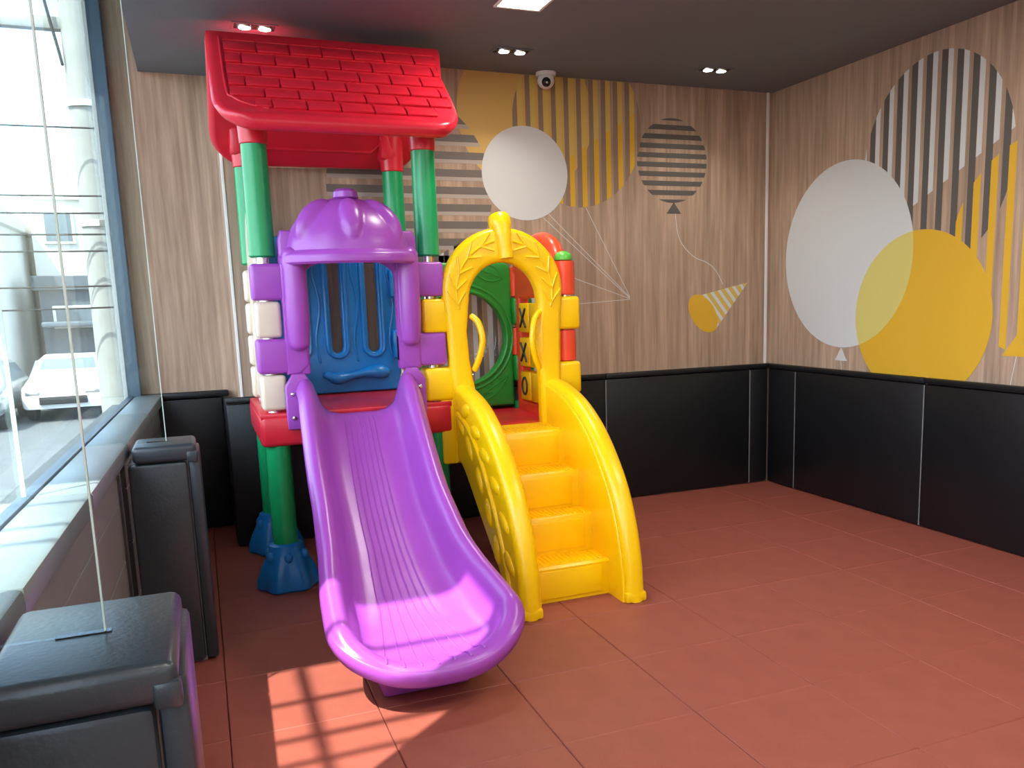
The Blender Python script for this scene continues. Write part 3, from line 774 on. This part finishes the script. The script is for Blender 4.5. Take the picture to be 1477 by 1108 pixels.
for sx in (-1, 1):
    part('mounting_flange', panel([[(XC+sx*.29-.065, .84)]+[(XC+sx*.29-.07, .90), (XC+sx*.29-.07, 1.06), (XC+sx*.29-.03, 1.12), (XC+sx*.29+.03, 1.12), (XC+sx*.29+.07, 1.06), (XC+sx*.29+.07, .90), (XC+sx*.29+.065, .84)]][0:1], .03, .01, XZ(4.475)), PURPLE, slide)
    for z in (.90, 1.02):
        part('bolt', L([(.010, 0), (.010, .006), (.004, .009)], (0, 0, 0), 12), STEEL, slide).matrix_local = Matrix.Translation((XC+sx*.325-.75, 4.459-4.95, z)) @ Matrix.Rotation(PI/2, 4, 'X') @ Matrix.Translation((.75, 4.95, 0))
part('slide_foot', B(.52, .86, 3.02, 3.20, 0, .16, r=.02), PURPLE, slide)

# --- roof
EZ = 2.275
def roof_slab(side):
    ridge_y, ridge_z = (4.88, 2.81) if side < 0 else (4.96, 2.81)
    ey = 4.335 if side < 0 else 5.455
    def mid(s, k):     # s 0 ridge .. 1 eave
        y = ridge_y+(ey-ridge_y)*s; z = ridge_z-(ridge_z-EZ)*s-.02*math.sin(PI*s)
        return y, z
    bm = bmesh.new(); nu, nv = 48, 30
    def xlr(s):
        l = .163-.012*s; r = (1.372-.14*s) if s < .28 else 1.333+.012*math.sin(PI*(s-.28)/.72)
        q = max(0, (s-.66)/.34); ins = .215*(1-math.sqrt(max(0, 1-q**2.3)))
        return l+ins, r-ins*.75
    Lt = math.hypot(ey-ridge_y, ridge_z-EZ)
    ts = [0, .012, .03, .06]+[.06+.88*i/nu for i in range(1, nu)]+[.94, .97, .988, 1]
    vs_ = [0, .015, .04]+[.04+.9*i/nv for i in range(1, nv+1)]+[.955, .97, .983, .993, 1]
    grids = []
    nrm_ = Vector((0, side*(ridge_z-EZ), abs(ey-ridge_y))).normalized()
    for sgn in (1, -1):
        G = []
        for s in vs_:
            l, r = xlr(s); row = []
            y, z = mid(s, 0)
            for t in ts:
                x = l+(r-l)*t
                d = min((x-l), (r-x), (1-s)*Lt, s*Lt+.02)
                e_ = .03; hgt = .028*(math.sqrt(max(0, 1-(1-min(1, d/e_))**2)))
                # a rounded roll along the eave
                roll_ = hgt/.028*.018*math.exp(-((1-s)*Lt-.05)**2/.0016) if sgn > 0 else 0
                row.append(bm.verts.new(Vector((x, y, z))+nrm_*(sgn*hgt+roll_)))
            G.append(row)
        for a, b in zip(G, G[1:]):
            for k in range(len(ts)-1): bm.faces.new((a[k], a[k+1], b[k+1], b[k]))
    bmesh.ops.remove_doubles(bm, verts=bm.verts[:], dist=.0012)
    return bm, mid, xlr, nrm_, Lt
bm, mid, xlr, nrm_, Lt = roof_slab(-1)
rf = part('roof_slope', bm, RED, ang=60)
bm2, mid2, xlr2, nrm2, Lt2 = roof_slab(1)
rb = part('roof_slope', bm2, RED, ang=60)
part('ridge_cap', B(.166, 1.37, 4.885, 4.955, 2.80, 2.838, r=.012), RED, rf)
# moulded shingles: rows in running bond, the lower edge of each standing proud
NR = 6
tile_mesh = {}
for r in range(NR):
    s0, s1 = .085+.125*r, .085+.125*(r+1)
    wt = .16
    l, rr_ = .235, 1.315
    if r >= NR-1: l, rr_ = .34, 1.24
    x = l-(wt*.5 if r % 2 else 0)
    while x < rr_-.02:
        a, b = max(x, l)+.003, min(x+wt, rr_)-.003
        if b-a > .03:
            t = bmesh.new()
            y0, z0 = mid(s0+.004, 0); y1, z1 = mid(s1-.004, 0)
            n0 = nrm_*.026; 
            top = [Vector((a, y0, z0))+nrm_*.0285, Vector((b, y0, z0))+nrm_*.0285, Vector((b, y1, z1))+nrm_*.0415, Vector((a, y1, z1))+nrm_*.0415]
            bot = [Vector((a, y0, z0))+n0, Vector((b, y0, z0))+n0, Vector((b, y1, z1))+n0, Vector((a, y1, z1))+n0]
            hexa(t, bot, top)
            bmesh.ops.bevel(t, geom=[e_ for e_ in t.edges], offset=.0055, segments=2, profile=.5, affect='EDGES')
            part('shingle', t, RED, rf)
        x += wt
rl = []
for s_, x_ in ((.07, .225), (.62, .225), (.72, .25), (.79, .31), (.835, .40)):
    y, z = mid(s_, 0); rl.append(Vector((x_, y, z))+nrm_*.03)
part('shingle_border', T(smoothpts(rl, 5), .006, 8), RED, rf)
# raised outline on the inner face of the back slope
ins = []
for s_, x_ in ((.25, .45), (.25, 1.05), (.32, 1.10), (.72, 1.10), (.80, 1.05), (.80, .45), (.72, .40), (.32, .40), (.25, .45)):
    y, z = mid2(s_, 0); ins.append(Vector((x_, y, z))-nrm2*.028)
part('inner_rib', T(ins, .009, 8), RED, rb)
for x in (XF0, XF1):
    part('roof_bracket', B(x-.075, x+.03, YK-.07, YK+.06, 2.30, 2.48, r=.02), RED, rb)
    part('roof_bracket', B(x-.06, x+.06, YF-.03, YF+.06, 2.34, 2.50, r=.02), RED, rf)

# ------------------------------------------------------------------ the street outside
GZ = -1.05
street = struct('street_ground', B(-60, 60, -30, 120, GZ-.2, GZ), ASPHALT, smooth=False)
struct('shop_plinth', B(-.75, 6, YS-.5, YA+.5, GZ, -.17), CONCRETE, smooth=False)

def building(name, label, x0, x1, y0, y1, h, wallm, nwx, nwz, z0, dz, ww, wh, shop=None):
    t = thing(name, label, 'building', None, ((x0+x1)/2, (y0+y1)/2, GZ)); o = Vector((-(x0+x1)/2, -(y0+y1)/2, -GZ))
    kid('wall', shift(B(x0, x1, y0, y1, GZ, GZ+h), o), wallm, t, smooth=False)
    kid('parapet', shift(B(x0-.15, x1+.15, y0-.15, y1, GZ+h, GZ+h+.4, r=.03), o), wallm, t, smooth=False)
    for i in range(nwx):
        for j in range(nwz):
            xc = x0+(x1-x0)*(i+.5)/nwx; zc = z0+dz*j
            f = kid('window_frame', shift(B(xc-ww/2-.08, xc+ww/2+.08, y0-.08, y0+.02, zc-.08, zc+wh+.08, r=.02), o), WHITE, t, smooth=False)
            kid('pane', shift(B(xc-ww/2, xc+ww/2, y0-.09, y0, zc, zc+wh), o), GLASSD, f, smooth=False)
    if shop:
        for i in range(shop):
            xa = x0+(x1-x0)*i/shop+.25; xb = x0+(x1-x0)*(i+1)/shop-.25
            sh = kid('shutter', shift(B(xa, xb, y0-.12, y0, GZ+.05, GZ+2.1), o), HOUSEG, t, smooth=False)
            kid('awning', shift(B(xa-.15, xb+.15, y0-1.0, y0, GZ+2.15, GZ+2.3, r=.05), o), HOUSEG, sh, smooth=False)
    return t
building('white_townhouse', 'white rendered townhouse seen far off through the shop window', -4.3, 1.5, 30, 38, 5.85, HOUSEW, 4, 1, 3.6, 2.1, .7, .8)
building('grey_shophouse', 'low grey shop building in front of the white townhouse', -3.95, 1.2, 27.6, 29.6, 3.15, HOUSEG, 3, 1, 1.1, 2, 1.0, .5, shop=3)
building('pale_townhouse', 'pale narrow townhouse at the left edge beyond the window', -12.0, -4.6, 26, 36, 4.9, HOUSEW, 4, 2, .6, 1.7, .8, .9)

t = thing('utility_pole', 'concrete street pole with cables outside the shop window', 'utility pole', None, (-.86, 10.5, GZ))
kid('pole', L([(.19, 0), (.17, 4), (.14, 9.5)], (0, 0, 0), 20), CONCRETE, t)
kid('crossarm', B(-.9, .5, -.06, .06, 5.35, 5.47, r=.01), CONCRETE, t)
for z in (3.4, 4.6): kid('steel_band', L([(.19, z), (.19, z+.06)], (0, 0, 0), 20), STEEL, t)
bm = bmesh.new()
tube(bm, smoothpts([(.16, -.1, 7.5), (.21, -.15, 5.9), (.17, -.12, 4.4), (.16, -.1, 4.0)], 8), .018, 8)
kid('drop_cable', bm, WIRE, t)
bm = bmesh.new(); tube(bm, smoothpts([(-.15, -.1, 8), (-.34, -.12, 6.4), (-.17, -.1, 5.0)], 8), .015, 8); kid('drop_cable', bm, WIRE, t)
num = ['topmost', 'second from the top', 'third from the top', 'fourth from the top', 'fifth from the top', 'sixth from the top', 'lowest']
for i, z in enumerate((3.3, 2.62, 2.46, 2.24, 2.08, 1.72, 1.5)):
    o = obj('overhead_cable', shift(T(smoothpts([(-9, 0, .45), (-5, 0, .08), (-1.6, 0, 0), (2, 0, .1), (6, 0, .5)], 6), .009, 6), (0, 10.2-.1*(i % 2), z)), WIRE)
    o['label'] = num[i]+' of the thin level cables outside the window'; o['category'] = 'cable'; o['group'] = 'overhead cables in the street'

def car(label, x, y, m):
    t = thing('parked_car', label, 'car', 'cars parked across the street', (x, y, GZ))
    prof = [(-2.05, .32), (-2.1, .62), (-1.95, .86), (-1.0, 1.0), (-.35, 1.42), (.25, 1.5), (1.1, 1.46), (1.75, 1.05), (2.05, .98), (2.1, .5), (2.0, .3)]
    kid('body', panel([prof], 1.74, .12, lambda u, v, w_: (w_*(1 if v < .95 else 1-.22*(v-.95)/.5), u, v), 2), m, t)
    kid('windscreen', hexa(bmesh.new(), [(-.68, -1.0, .985), (.68, -1.0, .985), (.68, -.95, .98), (-.68, -.95, .98)], [(-.56, -.40, 1.41), (.56, -.40, 1.41), (.56, -.33, 1.41), (-.56, -.33, 1.41)]), GLASSD, t, smooth=False)
    kid('grille', B(-.5, .5, -2.115, -2.0, .42, .6, r=.02), TYRE, t)
    for sx in (-1, 1):
        kid('headlamp', B(sx*.62-.16, sx*.62+.16, -2.09, -1.95, .62, .76, r=.03), STEEL, t)
        for yy_ in (-1.3, 1.3):
            w_ = L([(.2, -.1), (.31, -.1), (.33, -.06), (.33, .06), (.31, .1), (.2, .1)], (0, 0, 0), 24)
            bmesh.ops.rotate(w_, verts=w_.verts[:], cent=(0, 0, 0), matrix=Matrix.Rotation(PI/2, 3, 'Y'))
            kid('wheel', shift(w_, (sx*.76, yy_, .33)), TYRE, t)
        kid('side_glass', hexa(bmesh.new(), [(sx*.855, -.75, 1.0), (sx*.80, -.75, 1.0), (sx*.80, 1.4, 1.02), (sx*.855, 1.4, 1.02)], [(sx*.745, -.3, 1.38), (sx*.69, -.3, 1.38), (sx*.69, 1.0, 1.38), (sx*.745, 1.0, 1.38)]), GLASSD, t, smooth=False)
car('silver car parked facing the shop window, left of the white one', -4.95, 23.5, CARG)
car('white car parked facing the shop window beside the street pole', -3.05, 25.0, CARW)

# unseen sheet and rods added as a sun blocker: shades the room except for one patch of sun
t = thing('sun_blocker', 'flat sun blocker with open rods, added out of view above the pavement', 'added sun blocker', None, (-1.6, 3.5, 4.2))
o = Vector((1.6, -3.5, -4.2))
kid('shade_sheet', shift(B(-3.2, -.72, 1.6, 6.2, 4.2, 4.24), o), GREYBOARD, t, smooth=False)
for y in (1.29, 1.0, .83): kid('shadow_rod', shift(B(-3.2, -.72, y-.012, y+.012, 4.2, 4.225), o), DARKFRAME, t, smooth=False)
kid('shadow_rod', shift(B(-1.88, -1.856, -.2, 1.6, 4.16, 4.2), o), DARKFRAME, t, smooth=False)
kid('shade_edge_beam', shift(B(-3.2, -.72, -.25, -.2, 4.16, 4.24), o), DARKFRAME, t, smooth=False)
